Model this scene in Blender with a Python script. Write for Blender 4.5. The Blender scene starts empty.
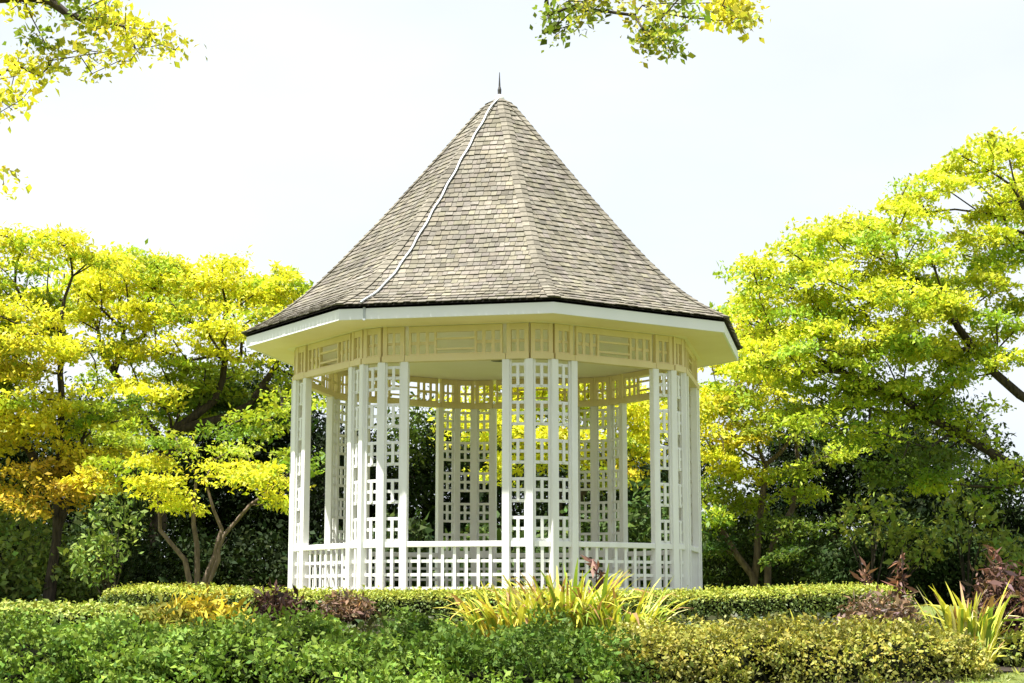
import bpy, math
import numpy as np
from math import radians as R, sin, cos, pi
from mathutils import Vector, Matrix

rng = np.random.default_rng(11)
scene = bpy.context.scene
col = scene.collection

# ------------------------------------------------------------------ camera
EYE = 1.6
FPX, PITCH = 1690.0, R(8.709)
cam_d = bpy.data.cameras.new('camera')
cam_d.sensor_width = 36.0
cam_d.lens = FPX * 36.0 / 1024.0
cam_d.clip_start = 0.1
cam_d.clip_end = 3000
cam = bpy.data.objects.new('camera', cam_d)
cam.location = (0, 0, EYE)
cam.rotation_euler = (pi / 2 + PITCH, 0, 0)
col.objects.link(cam)
scene.camera = cam

# ------------------------------------------------------------------ sky, sun, exposure
SUN_EL, SUN_PHI = R(69.5), R(-57)          # phi: from the camera's side of the bandstand towards the left
sd = Vector((sin(SUN_PHI) * cos(SUN_EL), -cos(SUN_PHI) * cos(SUN_EL), sin(SUN_EL)))
world = bpy.data.worlds.new('World')
scene.world = world
world.use_nodes = True
nt = world.node_tree
nt.nodes.clear()
N, L = nt.nodes.new, nt.links.new
out = N('ShaderNodeOutputWorld'); bg = N('ShaderNodeBackground'); sky = N('ShaderNodeTexSky')
sky.sky_type = 'NISHITA'; sky.sun_disc = False
sky.sun_elevation = SUN_EL
sky.sun_rotation = math.atan2(sd.x, sd.y)
sky.air_density = 1.0; sky.dust_density = 3.0
tc = N('ShaderNodeTexCoord'); mp = N('ShaderNodeMapping'); mp.inputs['Scale'].default_value = (1.2, 1.2, 3.0)
nz = N('ShaderNodeTexNoise'); nz.inputs['Scale'].default_value = 1.6; nz.inputs['Detail'].default_value = 6
cr = N('ShaderNodeMapRange')
cr.inputs['From Min'].default_value = 0.35; cr.inputs['From Max'].default_value = 0.65
cr.inputs['To Min'].default_value = 0.78; cr.inputs['To Max'].default_value = 1.0
mx = N('ShaderNodeMix'); mx.data_type = 'RGBA'
L(tc.outputs['Generated'], mp.inputs['Vector']); L(mp.outputs['Vector'], nz.inputs['Vector'])
L(nz.outputs['Fac'], cr.inputs['Value'])
sp = N('ShaderNodeSeparateXYZ'); L(tc.outputs['Generated'], sp.inputs['Vector'])     # veil thickest in view; the unseen sky is set for ambient fill
yr = N('ShaderNodeMapRange'); yr.inputs['From Min'].default_value = 0.3; yr.inputs['From Max'].default_value = 0.86
yr.inputs['To Min'].default_value = 0.75; yr.inputs['To Max'].default_value = 1.0
L(sp.outputs['Y'], yr.inputs['Value'])
mu_ = N('ShaderNodeMath'); mu_.operation = 'MULTIPLY'
L(cr.outputs['Result'], mu_.inputs[0]); L(yr.outputs['Result'], mu_.inputs[1]); L(mu_.outputs['Value'], mx.inputs['Factor'])
L(sky.outputs['Color'], mx.inputs['A']); mx.inputs['B'].default_value = (7.7, 8.2, 8.8, 1)   # thin white cloud veil
L(mx.outputs['Result'], bg.inputs['Color']); bg.inputs['Strength'].default_value = 0.05
L(bg.outputs['Background'], out.inputs['Surface'])

sun_d = bpy.data.lights.new('sun', 'SUN')
sun_d.energy = 5.0; sun_d.angle = R(0.53); sun_d.color = (1.0, 0.97, 0.91)
sun = bpy.data.objects.new('sun', sun_d)
sun.rotation_euler = sd.to_track_quat('Z', 'Y').to_euler()
sun.location = (-20, -10, 40)
col.objects.link(sun)
vs = scene.view_settings
vs.view_transform = 'Standard'; vs.look = 'None'; vs.gamma = 1.0; vs.use_curve_mapping = False
vs.exposure = 1.42
scene.cycles.max_bounces = 8
scene.cycles.transparent_max_bounces = 8

# ------------------------------------------------------------------ helpers
CP, SP = cos(PITCH), sin(PITCH)
def at(px, py, Y):
    """world point on the plane y = Y seen at a pixel of the photograph (used to measure places)"""
    x = (px - 512) / FPX; v = (341.5 - py) / FPX
    d = np.array([x, CP - v * SP, SP + v * CP])
    return np.array([0, 0, EYE]) + d * (Y / d[1])

def ppm(Y): return FPX / Y

def tag(o, label=None, cat=None, group=None, kind=None):
    if label: o['label'] = label
    if cat: o['category'] = cat
    if group: o['group'] = group
    if kind: o['kind'] = kind
    return o

def empty(name, loc=(0, 0, 0)):
    o = bpy.data.objects.new(name, None)
    o.location = loc; o.empty_display_size = 0.3
    col.objects.link(o)
    return o

def link(name, me, mats, parent=None, smooth=False):
    for m in (mats if isinstance(mats, (list, tuple)) else [mats]): me.materials.append(m)
    o = bpy.data.objects.new(name, me)
    col.objects.link(o)
    if parent is not None:
        o.parent = parent
        o.matrix_parent_inverse = parent.matrix_basis.inverted()
    if smooth:
        me.polygons.foreach_set('use_smooth', np.ones(len(me.polygons), bool))
    return o

class MB:
    """collects boxes and loose polygons into one mesh"""
    def __init__(s): s.v = []; s.f = []; s.c = []; s.m = []
    def add(s, vs_, fs, c=(1, 1, 1), m=0):
        b = len(s.v); s.v += [tuple(map(float, p)) for p in vs_]
        s.f += [tuple(i + b for i in f) for f in fs]
        s.c += [c] * len(fs); s.m += [m] * len(fs)
    def hexa(s, p, c=(1, 1, 1), m=0):            # p: 4 bottom + 4 top corners
        s.add(p, [(3, 2, 1, 0), (4, 5, 6, 7), (0, 1, 5, 4), (1, 2, 6, 5), (2, 3, 7, 6), (3, 0, 4, 7)], c, m)
    def obox(s, o, ax, ay, az, x0, x1, y0, y1, z0, z1, c=(1, 1, 1), m=0):
        P = lambda x, y, z: o + ax * x + ay * y + az * z
        s.hexa([P(x0, y0, z0), P(x1, y0, z0), P(x1, y1, z0), P(x0, y1, z0),
                P(x0, y0, z1), P(x1, y0, z1), P(x1, y1, z1), P(x0, y1, z1)], c, m)
    def tube(s, pts, rad, n=6, c=(1, 1, 1), m=0, cap=True):
        pts = [np.array(p, float) for p in pts]
        b = len(s.v); k = len(pts)
        for i, p in enumerate(pts):
            t = pts[min(i + 1, k - 1)] - pts[max(i - 1, 0)]; t = t / (np.linalg.norm(t) + 1e-9)
            up = np.array([0, 0, 1.0]) if abs(t[2]) < .9 else np.array([1.0, 0, 0])
            a = np.cross(t, up); a /= np.linalg.norm(a); bb = np.cross(a, t)
            r = rad[i] if hasattr(rad, '__len__') else rad
            for j in range(n):
                q = p + r * (a * cos(2 * pi * j / n) + bb * sin(2 * pi * j / n)); s.v.append(tuple(q))
        for i in range(k - 1):
            for j in range(n):
                s.f.append((b + i * n + j, b + i * n + (j + 1) % n, b + (i + 1) * n + (j + 1) % n, b + (i + 1) * n + j)); s.c.append(c); s.m.append(m)
        if cap:
            s.f.append(tuple(b + j for j in range(n))[::-1]); s.c.append(c); s.m.append(m)
            s.f.append(tuple(b + (k - 1) * n + j for j in range(n))); s.c.append(c); s.m.append(m)
    def build(s, name, mats, parent=None, smooth=False, colors=False, bevel=0):
        me = bpy.data.meshes.new(name); me.from_pydata(s.v, [], s.f); me.update()
        if colors:
            at_ = me.attributes.new('lc', 'FLOAT_COLOR', 'FACE')
            at_.data.foreach_set('color', np.c_[np.array(s.c, float), np.ones(len(s.c))].ravel())
        me.polygons.foreach_set('material_index', np.array(s.m, np.int32))
        o = link(name, me, mats, parent, smooth)
        if bevel:
            b = o.modifiers.new('bevel', 'BEVEL'); b.width = bevel; b.segments = 1
        return o

def quads_mesh(name, V, C, mats, parent=None, extra=None):
    """V: (n,4,3) quads, C: (n,3) own colours; extra: MB with material index 1"""
    n = len(V)
    verts = V.reshape(-1, 3); faces_n = n
    ev = np.zeros((0, 3)); ef = []
    if extra is not None:
        ev = np.array(extra.v); ef = extra.f
    me = bpy.data.meshes.new(name)
    allv = np.vstack([verts, ev])
    lt = [4] * n + [len(f) for f in ef]
    li = np.concatenate([np.arange(4 * n), np.array([i + 4 * n for f in ef for i in f], int)]).astype(np.int32)
    me.vertices.add(len(allv)); me.vertices.foreach_set('co', allv.ravel())
    me.loops.add(len(li)); me.loops.foreach_set('vertex_index', li)
    me.polygons.add(len(lt))
    ls = np.concatenate([[0], np.cumsum(lt)[:-1]]).astype(np.int32)
    me.polygons.foreach_set('loop_start', ls); me.polygons.foreach_set('loop_total', np.array(lt, np.int32))
    me.polygons.foreach_set('material_index', np.array([0] * n + [1] * len(ef), np.int32))
    a = me.attributes.new('lc', 'FLOAT_COLOR', 'FACE')
    cc = np.ones((len(lt), 4)); cc[:n, :3] = C
    if extra is not None: cc[n:, :3] = np.array(extra.c)
    a.data.foreach_set('color', cc.ravel())
    me.update(calc_edges=True); me.validate()
    return link(name, me, mats, parent)

# ------------------------------------------------------------------ materials
def new_mat(name):
    m = bpy.data.materials.new(name); m.use_nodes = True
    n = m.node_tree; b = n.nodes['Principled BSDF']
    return m, n, b

def leaf_mat(name, trans=0.35, rough=0.5, spec=0.25, tcol=(1.0, 1.0, 0.6), hv=0.25, hs=0.35):
    m, n, b = new_mat(name)
    a = n.nodes.new('ShaderNodeAttribute'); a.attribute_name = 'lc'
    g = n.nodes.new('ShaderNodeNewGeometry')
    nz = n.nodes.new('ShaderNodeTexNoise'); nz.inputs['Scale'].default_value = hs * 3; nz.inputs['Detail'].default_value = 3
    n.links.new(g.outputs['Position'], nz.inputs['Vector'])
    mr = n.nodes.new('ShaderNodeMapRange'); mr.inputs['From Min'].default_value = .3; mr.inputs['From Max'].default_value = .7
    mr.inputs['To Min'].default_value = 1 - hv; mr.inputs['To Max'].default_value = 1 + hv
    n.links.new(nz.outputs['Fac'], mr.inputs['Value'])
    hsv = n.nodes.new('ShaderNodeHueSaturation')
    n.links.new(a.outputs['Color'], hsv.inputs['Color']); n.links.new(mr.outputs['Result'], hsv.inputs['Value'])
    n.links.new(hsv.outputs['Color'], b.inputs['Base Color'])
    b.inputs['Roughness'].default_value = rough; b.inputs['Specular IOR Level'].default_value = spec
    t = n.nodes.new('ShaderNodeBsdfTranslucent')
    mu = n.nodes.new('ShaderNodeMix'); mu.data_type = 'RGBA'; mu.blend_type = 'MULTIPLY'; mu.inputs['Factor'].default_value = 1
    n.links.new(hsv.outputs['Color'], mu.inputs['A']); mu.inputs['B'].default_value = (*tcol, 1)
    n.links.new(mu.outputs['Result'], t.inputs['Color'])
    mix = n.nodes.new('ShaderNodeMixShader'); mix.inputs['Fac'].default_value = trans
    n.links.new(b.outputs['BSDF'], mix.inputs[1]); n.links.new(t.outputs['BSDF'], mix.inputs[2])
    n.links.new(mix.outputs['Shader'], n.nodes['Material Output'].inputs['Surface'])
    return m

def noise_mat(name, c0, c1, scale=6, rough=.8, bump=.0, stretch=(1, 1, 1), detail=5, spec=.3):
    m, n, b = new_mat(name)
    tc = n.nodes.new('ShaderNodeNewGeometry'); mp = n.nodes.new('ShaderNodeMapping'); mp.inputs['Scale'].default_value = stretch
    nz = n.nodes.new('ShaderNodeTexNoise'); nz.inputs['Scale'].default_value = scale; nz.inputs['Detail'].default_value = detail
    rp = n.nodes.new('ShaderNodeValToRGB')
    rp.color_ramp.elements[0].position = .3; rp.color_ramp.elements[1].position = .7
    rp.color_ramp.elements[0].color = (*c0, 1); rp.color_ramp.elements[1].color = (*c1, 1)
    n.links.new(tc.outputs['Position'], mp.inputs['Vector']); n.links.new(mp.outputs['Vector'], nz.inputs['Vector'])
    n.links.new(nz.outputs['Fac'], rp.inputs['Fac']); n.links.new(rp.outputs['Color'], b.inputs['Base Color'])
    b.inputs['Roughness'].default_value = rough; b.inputs['Specular IOR Level'].default_value = spec
    if bump:
        bp = n.nodes.new('ShaderNodeBump'); bp.inputs['Strength'].default_value = bump; bp.inputs['Distance'].default_value = .02
        n.links.new(nz.outputs['Fac'], bp.inputs['Height']); n.links.new(bp.outputs['Normal'], b.inputs['Normal'])
    return m

M = {}
M['leaf'] = leaf_mat('tree_leaf', .44)
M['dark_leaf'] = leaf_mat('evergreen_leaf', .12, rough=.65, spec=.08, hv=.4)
M['shrub_leaf'] = leaf_mat('shrub_leaf', .25, rough=.6, spec=.15, hv=.3, hs=.8)
M['hedge_leaf'] = leaf_mat('hedge_leaf', .25, rough=.5, spec=.3, hv=.22, hs=1.0)
M['strap_leaf'] = leaf_mat('strap_leaf', .3, rough=.5, spec=.25, hv=.15, hs=2)
M['core'] = noise_mat('shade_core', (.003, .004, .0015), (.008, .009, .004), 8, .95, spec=.02)  # near-black, stands in for the shade among the inner twigs
M['bark'] = noise_mat('bark', (.02, .015, .011), (.07, .054, .04), 5, .9, .6, (3, 3, .7))
M['pale_bark'] = noise_mat('pale_bark', (.07, .05, .035), (.18, .135, .095), 5, .9, .5, (3, 3, .7))
M['white'] = noise_mat('white_paint', (.78, .775, .74), (.86, .86, .845), 3.2, .5, .05, (2.5, 2.5, .5))
M['cream'] = noise_mat('bounce_cream_paint', (.71, .59, .30), (.78, .66, .37), 2.0, .5, .03)  # frieze cream, with warm light bounced from the grass mixed in
M['soffit'] = noise_mat('soffit_bounce_paint', (.85, .72, .47), (.89, .77, .54), 2.0, .5, .03)  # cream with the yellow bounce from below painted into it
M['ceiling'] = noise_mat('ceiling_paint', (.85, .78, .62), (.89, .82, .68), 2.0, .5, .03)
M['fascia'] = noise_mat('fascia_paint', (.80, .81, .80), (.86, .86, .85), 1.5, .45, .02)
M['metal'] = noise_mat('zinc', (.36, .38, .40), (.52, .55, .57), 6, .45)
M['iron'] = noise_mat('dark_iron', (.03, .03, .028), (.07, .065, .06), 8, .5)
M['stone'] = noise_mat('plinth_stone', (.3, .28, .24), (.42, .4, .35), 5, .85, .3)
M['floor'] = noise_mat('floor_tile', (.16, .11, .08), (.24, .17, .12), 4, .6)
M['grass'] = noise_mat('lawn', (.07, .10, .018), (.16, .19, .035), 1.3, .9, .3, detail=8)
M['soil'] = noise_mat('soil', (.018, .013, .009), (.05, .037, .026), 3, .95, .5, detail=8)  # darkened so the shade of hedges and plants sits in the colour
# shingles: own colour per shingle, a little wood grain and moss on top
m, n, b = new_mat('wood_shingle'); M['shingle'] = m
a = n.nodes.new('ShaderNodeAttribute'); a.attribute_name = 'lc'
g = n.nodes.new('ShaderNodeNewGeometry'); nz = n.nodes.new('ShaderNodeTexNoise'); nz.inputs['Scale'].default_value = 1.3; nz.inputs['Detail'].default_value = 7
n.links.new(g.outputs['Position'], nz.inputs['Vector'])
nz2 = n.nodes.new('ShaderNodeTexNoise'); nz2.inputs['Scale'].default_value = 22; nz2.inputs['Detail'].default_value = 4
n.links.new(g.outputs['Position'], nz2.inputs['Vector'])
mx1 = n.nodes.new('ShaderNodeMapRange'); mx1.inputs['From Min'].default_value = .3; mx1.inputs['From Max'].default_value = .7; mx1.inputs['To Min'].default_value = .78; mx1.inputs['To Max'].default_value = 1.18
n.links.new(nz.outputs['Fac'], mx1.inputs['Value'])
mx2 = n.nodes.new('ShaderNodeMapRange'); mx2.inputs['From Min'].default_value = .3; mx2.inputs['From Max'].default_value = .7; mx2.inputs['To Min'].default_value = .82; mx2.inputs['To Max'].default_value = 1.15
n.links.new(nz2.outputs['Fac'], mx2.inputs['Value'])
mm = n.nodes.new('ShaderNodeMath'); mm.operation = 'MULTIPLY'
n.links.new(mx1.outputs['Result'], mm.inputs[0]); n.links.new(mx2.outputs['Result'], mm.inputs[1])
hs = n.nodes.new('ShaderNodeHueSaturation'); n.links.new(a.outputs['Color'], hs.inputs['Color']); n.links.new(mm.outputs['Value'], hs.inputs['Value'])
n.links.new(hs.outputs['Color'], b.inputs['Base Color']); b.inputs['Roughness'].default_value = .85; b.inputs['Specular IOR Level'].default_value = .2

# ------------------------------------------------------------------ ground
BX, BY, TH = -.222, 28.98, 11.149        # bandstand centre, turn
def gz(x, y):
    x = np.asarray(x, float); y = np.asarray(y, float)
    base = np.interp(y, [-60, 0, 8, 14, 19, 23, 25, 60, 90], [0, 0, .42, .93, 1.08, 1.32, 1.42, 1.42, 1.3])
    wob = .05 * np.sin(x * .31 + 1.3) * np.cos(y * .23) * np.clip((np.abs(y - 25) - 8) / 8, 0, 1)
    return base + wob
xs = np.concatenate([np.linspace(-900, -60, 15), np.linspace(-50, 50, 81), np.linspace(60, 900, 15)])
ys = np.concatenate([np.linspace(-300, -10, 8), np.linspace(-5, 70, 91), np.linspace(80, 1500, 16)])
X, Yg = np.meshgrid(xs, ys)
V = np.stack([X, Yg, gz(X, Yg)], -1).reshape(-1, 3)
nx = len(xs)
F = [(j * nx + i, j * nx + i + 1, (j + 1) * nx + i + 1, (j + 1) * nx + i) for j in range(len(ys) - 1) for i in range(nx - 1)]
me = bpy.data.meshes.new('ground'); me.from_pydata(V.tolist(), [], F); me.update()
tag(link('ground', me, M['grass'], smooth=True), 'sunlit green lawn ground under the planting and the trees', 'ground', kind='structure')

bx = np.linspace(-14, 14, 60); by = np.linspace(13.9, 23.6, 30); bX, bY = np.meshgrid(bx, by)
bX2 = bX; bY2 = np.where((bX > 3.9) & (bY < 15.3), 15.3, bY)
V = np.stack([bX2, bY2, gz(bX2, bY2) + .012], -1).reshape(-1, 3)
F = [(j * 60 + i, j * 60 + i + 1, (j + 1) * 60 + i + 1, (j + 1) * 60 + i) for j in range(29) for i in range(59)]
me = bpy.data.meshes.new('soil_bed'); me.from_pydata(V.tolist(), [], F); me.update(); me.validate()
tag(link('soil_bed', me, M['soil'], smooth=True), 'bare soil of the planting bed under the hedges, their shade mixed into its colour', 'soil', kind='structure')

# ------------------------------------------------------------------ bandstand
C0 = np.array([BX, BY, 0.0])
FLOOR = 1.56
band = empty('bandstand', (BX, BY, FLOOR - .3))
tag(band, 'white octagonal trellis bandstand with a tall bell-shaped wooden shingle roof and spike finial', 'bandstand')
UP = np.array([0, 0, 1.0])
def ang(d):                       # outward unit vector at an angle measured from the camera's side
    a = R(d); return np.array([sin(a), -cos(a), 0.0])
def corner(k, r, z): return C0 + ang(TH + 45 * k) * r + UP * z
RW, RE = 3.555, 4.335
ZS = 5.80                         # soffit / ceiling height
ZH0, ZH1 = 5.245, 5.335           # header rail
ZR0, ZR1 = 2.40, 2.485            # handrail
CH = .365                          # chamfer / bay width
TT = CH / (2 * sin(R(67.5)))
PW = .115                         # post width
# base
def ring_prism(mb, r, z0, z1, n=8, off=0):
    b = [C0 + ang(TH + off + 360 / n * k) * r + UP * z0 for k in range(n)]
    t = [p + UP * (z1 - z0) for p in b]
    mb.add(b + t, [tuple(range(n - 1, -1, -1)), tuple(range(n, 2 * n))] + [(k, (k + 1) % n, n + (k + 1) % n, n + k) for k in range(n)])
mb = MB(); ring_prism(mb, 3.95, 1.1, FLOOR - .012); mb.build('plinth', M['stone'], band, bevel=.02)
mb = MB(); ring_prism(mb, 3.85, FLOOR - .01, FLOOR); mb.build('floor', M['floor'], band)

# wall line: 16 vertices, alternate long faces and chamfered corners
def wall_pts(k):                  # chamfer start / end at corner k
    A = corner(k, RW, 0); Pm = corner(k - 1, RW, 0); Pn = corner(k + 1, RW, 0)
    d0 = (Pm - A) / np.linalg.norm(Pm - A); d1 = (Pn - A) / np.linalg.norm(Pn - A)
    return A + d0 * (TT + CH), A + d0 * TT, A + d1 * TT, A + d1 * (TT + CH)
SL = .046                         # slat width
def seg_frame(p, q):
    ax = (q - p); Lg = np.linalg.norm(ax); ax = ax / Lg
    nrm = np.array([ax[1], -ax[0], 0.0])
    if np.dot(nrm, p - C0) < 0: nrm = -nrm
    return ax, nrm, Lg
def grid(mb, p, ax, nrm, x0, x1, z0, z1, cols, zrows, w=SL, d=.022, offx=.0):
    # vertical slats (in front) and horizontal slats (behind)
    for i in range(1, cols):
        x = x0 + (x1 - x0) * i / cols
        mb.obox(p, ax, nrm, UP, x - w / 2, x + w / 2, .002, d, z0, z1)
    for z in zrows:
        mb.obox(p, ax, nrm, UP, x0, x1, -d, -.001, z - w / 2, z + w / 2)
def post_at(p, ax, nrm):
    mb = MB(); h = PW / 2
    mb.obox(p, ax, nrm, UP, -h, h, -h, h, FLOOR, ZH0 + .002)
    mb.obox(p, ax, nrm, UP, -h - .02, h + .02, -h - .02, h + .02, FLOOR, FLOOR + .12)
    return mb
hdr = MB()
for k in range(8):
    a0, a1, b0, b1 = wall_pts(k)
    # four posts of the pier
    n_prev = ang(TH + 45 * k - 22.5); n_mid = ang(TH + 45 * k); n_next = ang(TH + 45 * k + 22.5)
    for p, nrm in ((a0, n_prev), (a1, n_prev), (b0, n_next), (b1, n_next)):
        ax = np.array([-nrm[1], nrm[0], 0])
        post_at(p, ax, nrm).build('post', M['white'], band, bevel=.006)
    for p, q in ((a0, a1), (a1, b0), (b0, b1)):
        ax, nrm, Lg = seg_frame(p, q)
        x0, x1 = PW / 2, Lg - PW / 2
        mb = MB()
        # repeat of one open square and two rows of paired small squares, .583 m a turn
        rows, xm, z = [], (x0 + x1) / 2, ZR1 + .02
        while z < ZH0 - .06:
            top_ = min(z + .33, ZH0 - .01)
            mb.obox(p, ax, nrm, UP, xm - SL / 2, xm + SL / 2, .002, .022, z, top_)
            rows += [q_ for q_ in (z, z + .165, z + .33) if q_ < ZH0 - .03]
            z += .583
        for x in (x0 + .014, x1 - .014):
            mb.obox(p, ax, nrm, UP, x - .014, x + .014, .003, .02, ZR1, ZH0)
        for r_ in rows:
            mb.obox(p, ax, nrm, UP, x0, x1, -.022, -.001, r_ - SL / 2, r_ + SL / 2)
        mb.obox(p, ax, nrm, UP, x0, x1, -.03, .03, ZR0, ZR1 - .003)
        grid(mb, p, ax, nrm, x0, x1, FLOOR + .05, ZR0, 2, [1.985 + .205 * i for i in (-2, -1, 0, 1)])
        mb.build('trellis_panel', M['white'], band)
        # frieze above the bay
        mb = MB()
        mb.obox(p, ax, nrm, UP, x0 - PW / 2 + .01, x0 + .02, -.04, .04, ZH1, ZS - .002)
        mb.obox(p, ax, nrm, UP, x1 - .02, x1 + PW / 2 - .012, -.038, .038, ZH1, ZS - .003)
        mb.obox(p, ax, nrm, UP, x0 + .02, x1 - .02, -.03, .03, ZS - .10, ZS - .004)
        mb.obox(p, ax, nrm, UP, x0 + .02, x1 - .02, -.03, .03, ZH1, ZH1 + .03)
        grid(mb, p, ax, nrm, x0 + .03, x1 - .03, ZH1 + .03, ZS - .10, 2, [(ZH1 + ZS - .07) / 2], w=.04)
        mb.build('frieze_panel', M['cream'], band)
    # opening to the next pier
    c0 = wall_pts(k + 1)[0]
    ax, nrm, Lg = seg_frame(b1, c0)
    x0, x1 = PW / 2, Lg - PW / 2
    mb = MB(); mb.obox(b1, ax, nrm, UP, x0, x1, .024, .046, FLOOR + .05, FLOOR + .085)
    grid(mb, b1, ax, nrm, x0, x1, FLOOR + .05, ZR0, 8, [1.985 + .205 * i for i in (-2, -1, 0, 1)], w=.046, d=.018)
    rail = mb.build('railing', M['white'], band)
    mb = MB(); mb.obox(b1, ax, nrm, UP, x0, x1, -.05, .05, ZR0, ZR1); mb.build('handrail', M['white'], rail, bevel=.008)
    mb = MB()
    mb.obox(b1, ax, nrm, UP, x0, x1, -.03, .03, ZS - .10, ZS - .004)
    mb.obox(b1, ax, nrm, UP, x0, x1, -.03, .03, ZH1, ZH1 + .03)
    g_ = .44
    zl, zh = ZH1 + .03, ZS - .10
    for s0, s1 in ((x0, x0 + g_), (x1 - g_, x1)):
        grid(mb, b1, ax, nrm, s0, s1, zl, zh, 3, [(zl + zh) / 2], w=.05)
        mb.obox(b1, ax, nrm, UP, s0, s0 + .035, -.025, .025, zl, zh)
        mb.obox(b1, ax, nrm, UP, s1 - .035, s1, -.025, .025, zl, zh)
    hh = (zh - zl)
    for f0, f1 in ((.16, .25), (.64, .73)):
        mb.obox(b1, ax, nrm, UP, x0 + g_, x1 - g_, -.02, .02, zl + hh * f0, zl + hh * f1)
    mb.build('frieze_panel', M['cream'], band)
    # header rail pieces along the whole line
    for p, q in ((a0, a1), (a1, b0), (b0, b1), (b1, c0)):
        ax, nrm, Lg = seg_frame(p, q)
        hdr.obox(p, ax, nrm, UP, .004, Lg - .004, -.068, .068, ZH0, ZH1 - .001)
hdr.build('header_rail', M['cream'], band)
# corner strips of the frieze, ceiling, soffit, fascia
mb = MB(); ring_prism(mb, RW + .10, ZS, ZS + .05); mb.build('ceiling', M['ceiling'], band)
mb = MB()
for k in range(8):
    a, b_ = corner(k, RW + .10, ZS + .004), corner(k + 1, RW + .10, ZS + .004)
    c, d = corner(k + 1, RE - .03, ZS + .024), corner(k, RE - .03, ZS + .024)
    up = UP * .03
    mb.hexa([a, b_, c, d, a + up, b_ + up, c + up, d + up])
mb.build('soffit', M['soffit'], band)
for k in range(8):
    mb = MB()
    z0, z1 = 5.816, 5.985
    a, b_ = corner(k, RE, z0), corner(k + 1, RE, z0)
    c, d = corner(k + 1, RE - .035, z0), corner(k, RE - .035, z0)
    up = UP * (z1 - z0)
    mb.hexa([a, b_, c, d, a + up, b_ + up, c + up, d + up])
    mb.build('fascia', M['fascia'], band)
# small lamp on the ceiling
mb = MB(); mb.tube([(BX, BY, ZS - .10), (BX, BY, ZS - .004)], [.14, .2], 16); mb.build('ceiling_lamp', M['iron'], band)

# roof ------------------------------------------------------------------
PR = np.array([(.06, 10.37), (.214, 10.305), (.726, 9.693), (1.259, 9.052), (1.965, 8.215), (2.748, 7.337), (3.117, 6.955), (3.501, 6.600), (3.883, 6.310), (4.41, 6.03)])
tt = np.concatenate([[0], np.cumsum(np.hypot(*np.diff(PR, axis=0).T))])
tf = np.linspace(0, tt[-1], 400)
rf = np.interp(tf, tt, PR[:, 0]); zf = np.interp(tf, tt, PR[:, 1])
ker = np.ones(31) / 31
rf = np.convolve(np.pad(rf, 15, mode='reflect', reflect_type='odd'), ker, 'valid'); zf = np.convolve(np.pad(zf, 15, mode='reflect', reflect_type='odd'), ker, 'valid')
def prof(t): return np.interp(t, tf, rf), np.interp(t, tf, zf)
TL = tf[-1]
def slope_n(t):
    r0, z0 = prof(max(t - .1, 0)); r1, z1 = prof(min(t + .1, TL))
    dr, dz = (r1 - r0) * cos(R(22.5)), z1 - z0
    l = math.hypot(dr, dz); return -dz / l, dr / l          # outward, upward
def face_pt(k, t, u, off):
    r, z = prof(t); nn = ang(TH + 45 * k + 22.5); tg = np.array([-nn[1], nn[0], 0])
    no, nu = slope_n(t)
    return C0 + nn * (r * cos(R(22.5)) + no * off) + tg * u + UP * (z + nu * off)
SW = np.array([.172, .156, .122])
mb = MB()
EXP = .13
# underlay
for k in range(8):
    g = np.linspace(0, TL - .02, 26)
    for i in range(25):
        q = []
        for t, s in ((g[i], -1), (g[i + 1], -1), (g[i + 1], 1), (g[i], 1)):
            r, _ = prof(t); q.append(face_pt(k, t, s * r * sin(R(22.5)), -.03))
        mb.add(q, [(0, 1, 2, 3)], SW * .3)
    tb = TL
    ci = 0
    while tb > .12:
        tp = max(tb - EXP * 1.7, 0)
        hb = prof(tb)[0] * sin(R(22.5)); htp = prof(tp)[0] * sin(R(22.5))
        u = -hb - rng.uniform(0, .12)
        row = rng.uniform(.93, 1.07)
        while u < hb:
            w = rng.uniform(.07, .15)
            ua, ub = max(u, -hb), min(u + w - .006, hb)
            if ub - ua > .015:
                jt = rng.uniform(-.012, .012); ob = .022 + rng.uniform(-.004, .008); th_ = .013
                va, vb = np.clip(ua, -htp, htp), np.clip(ub, -htp, htp)
                tbb = min(tb + jt, TL + .03)
                p = [face_pt(k, tbb, ua, ob - th_), face_pt(k, tbb, ub, ob - th_), face_pt(k, tp, vb, -.012), face_pt(k, tp, va, -.012),
                     face_pt(k, tbb, ua, ob), face_pt(k, tbb, ub, ob), face_pt(k, tp, vb, -.002), face_pt(k, tp, va, -.002)]
                v = rng.normal(1, .14) * row
                c = SW * np.clip(v, .45, 1.45) * np.array([1, 1 + rng.uniform(-.03, .03), 1 + rng.uniform(-.08, .08)])
                mb.hexa(p, tuple(c))
            u += w
        tb -= EXP; ci += 1
roof = mb.build('roof', M['shingle'], band, colors=True)
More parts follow.
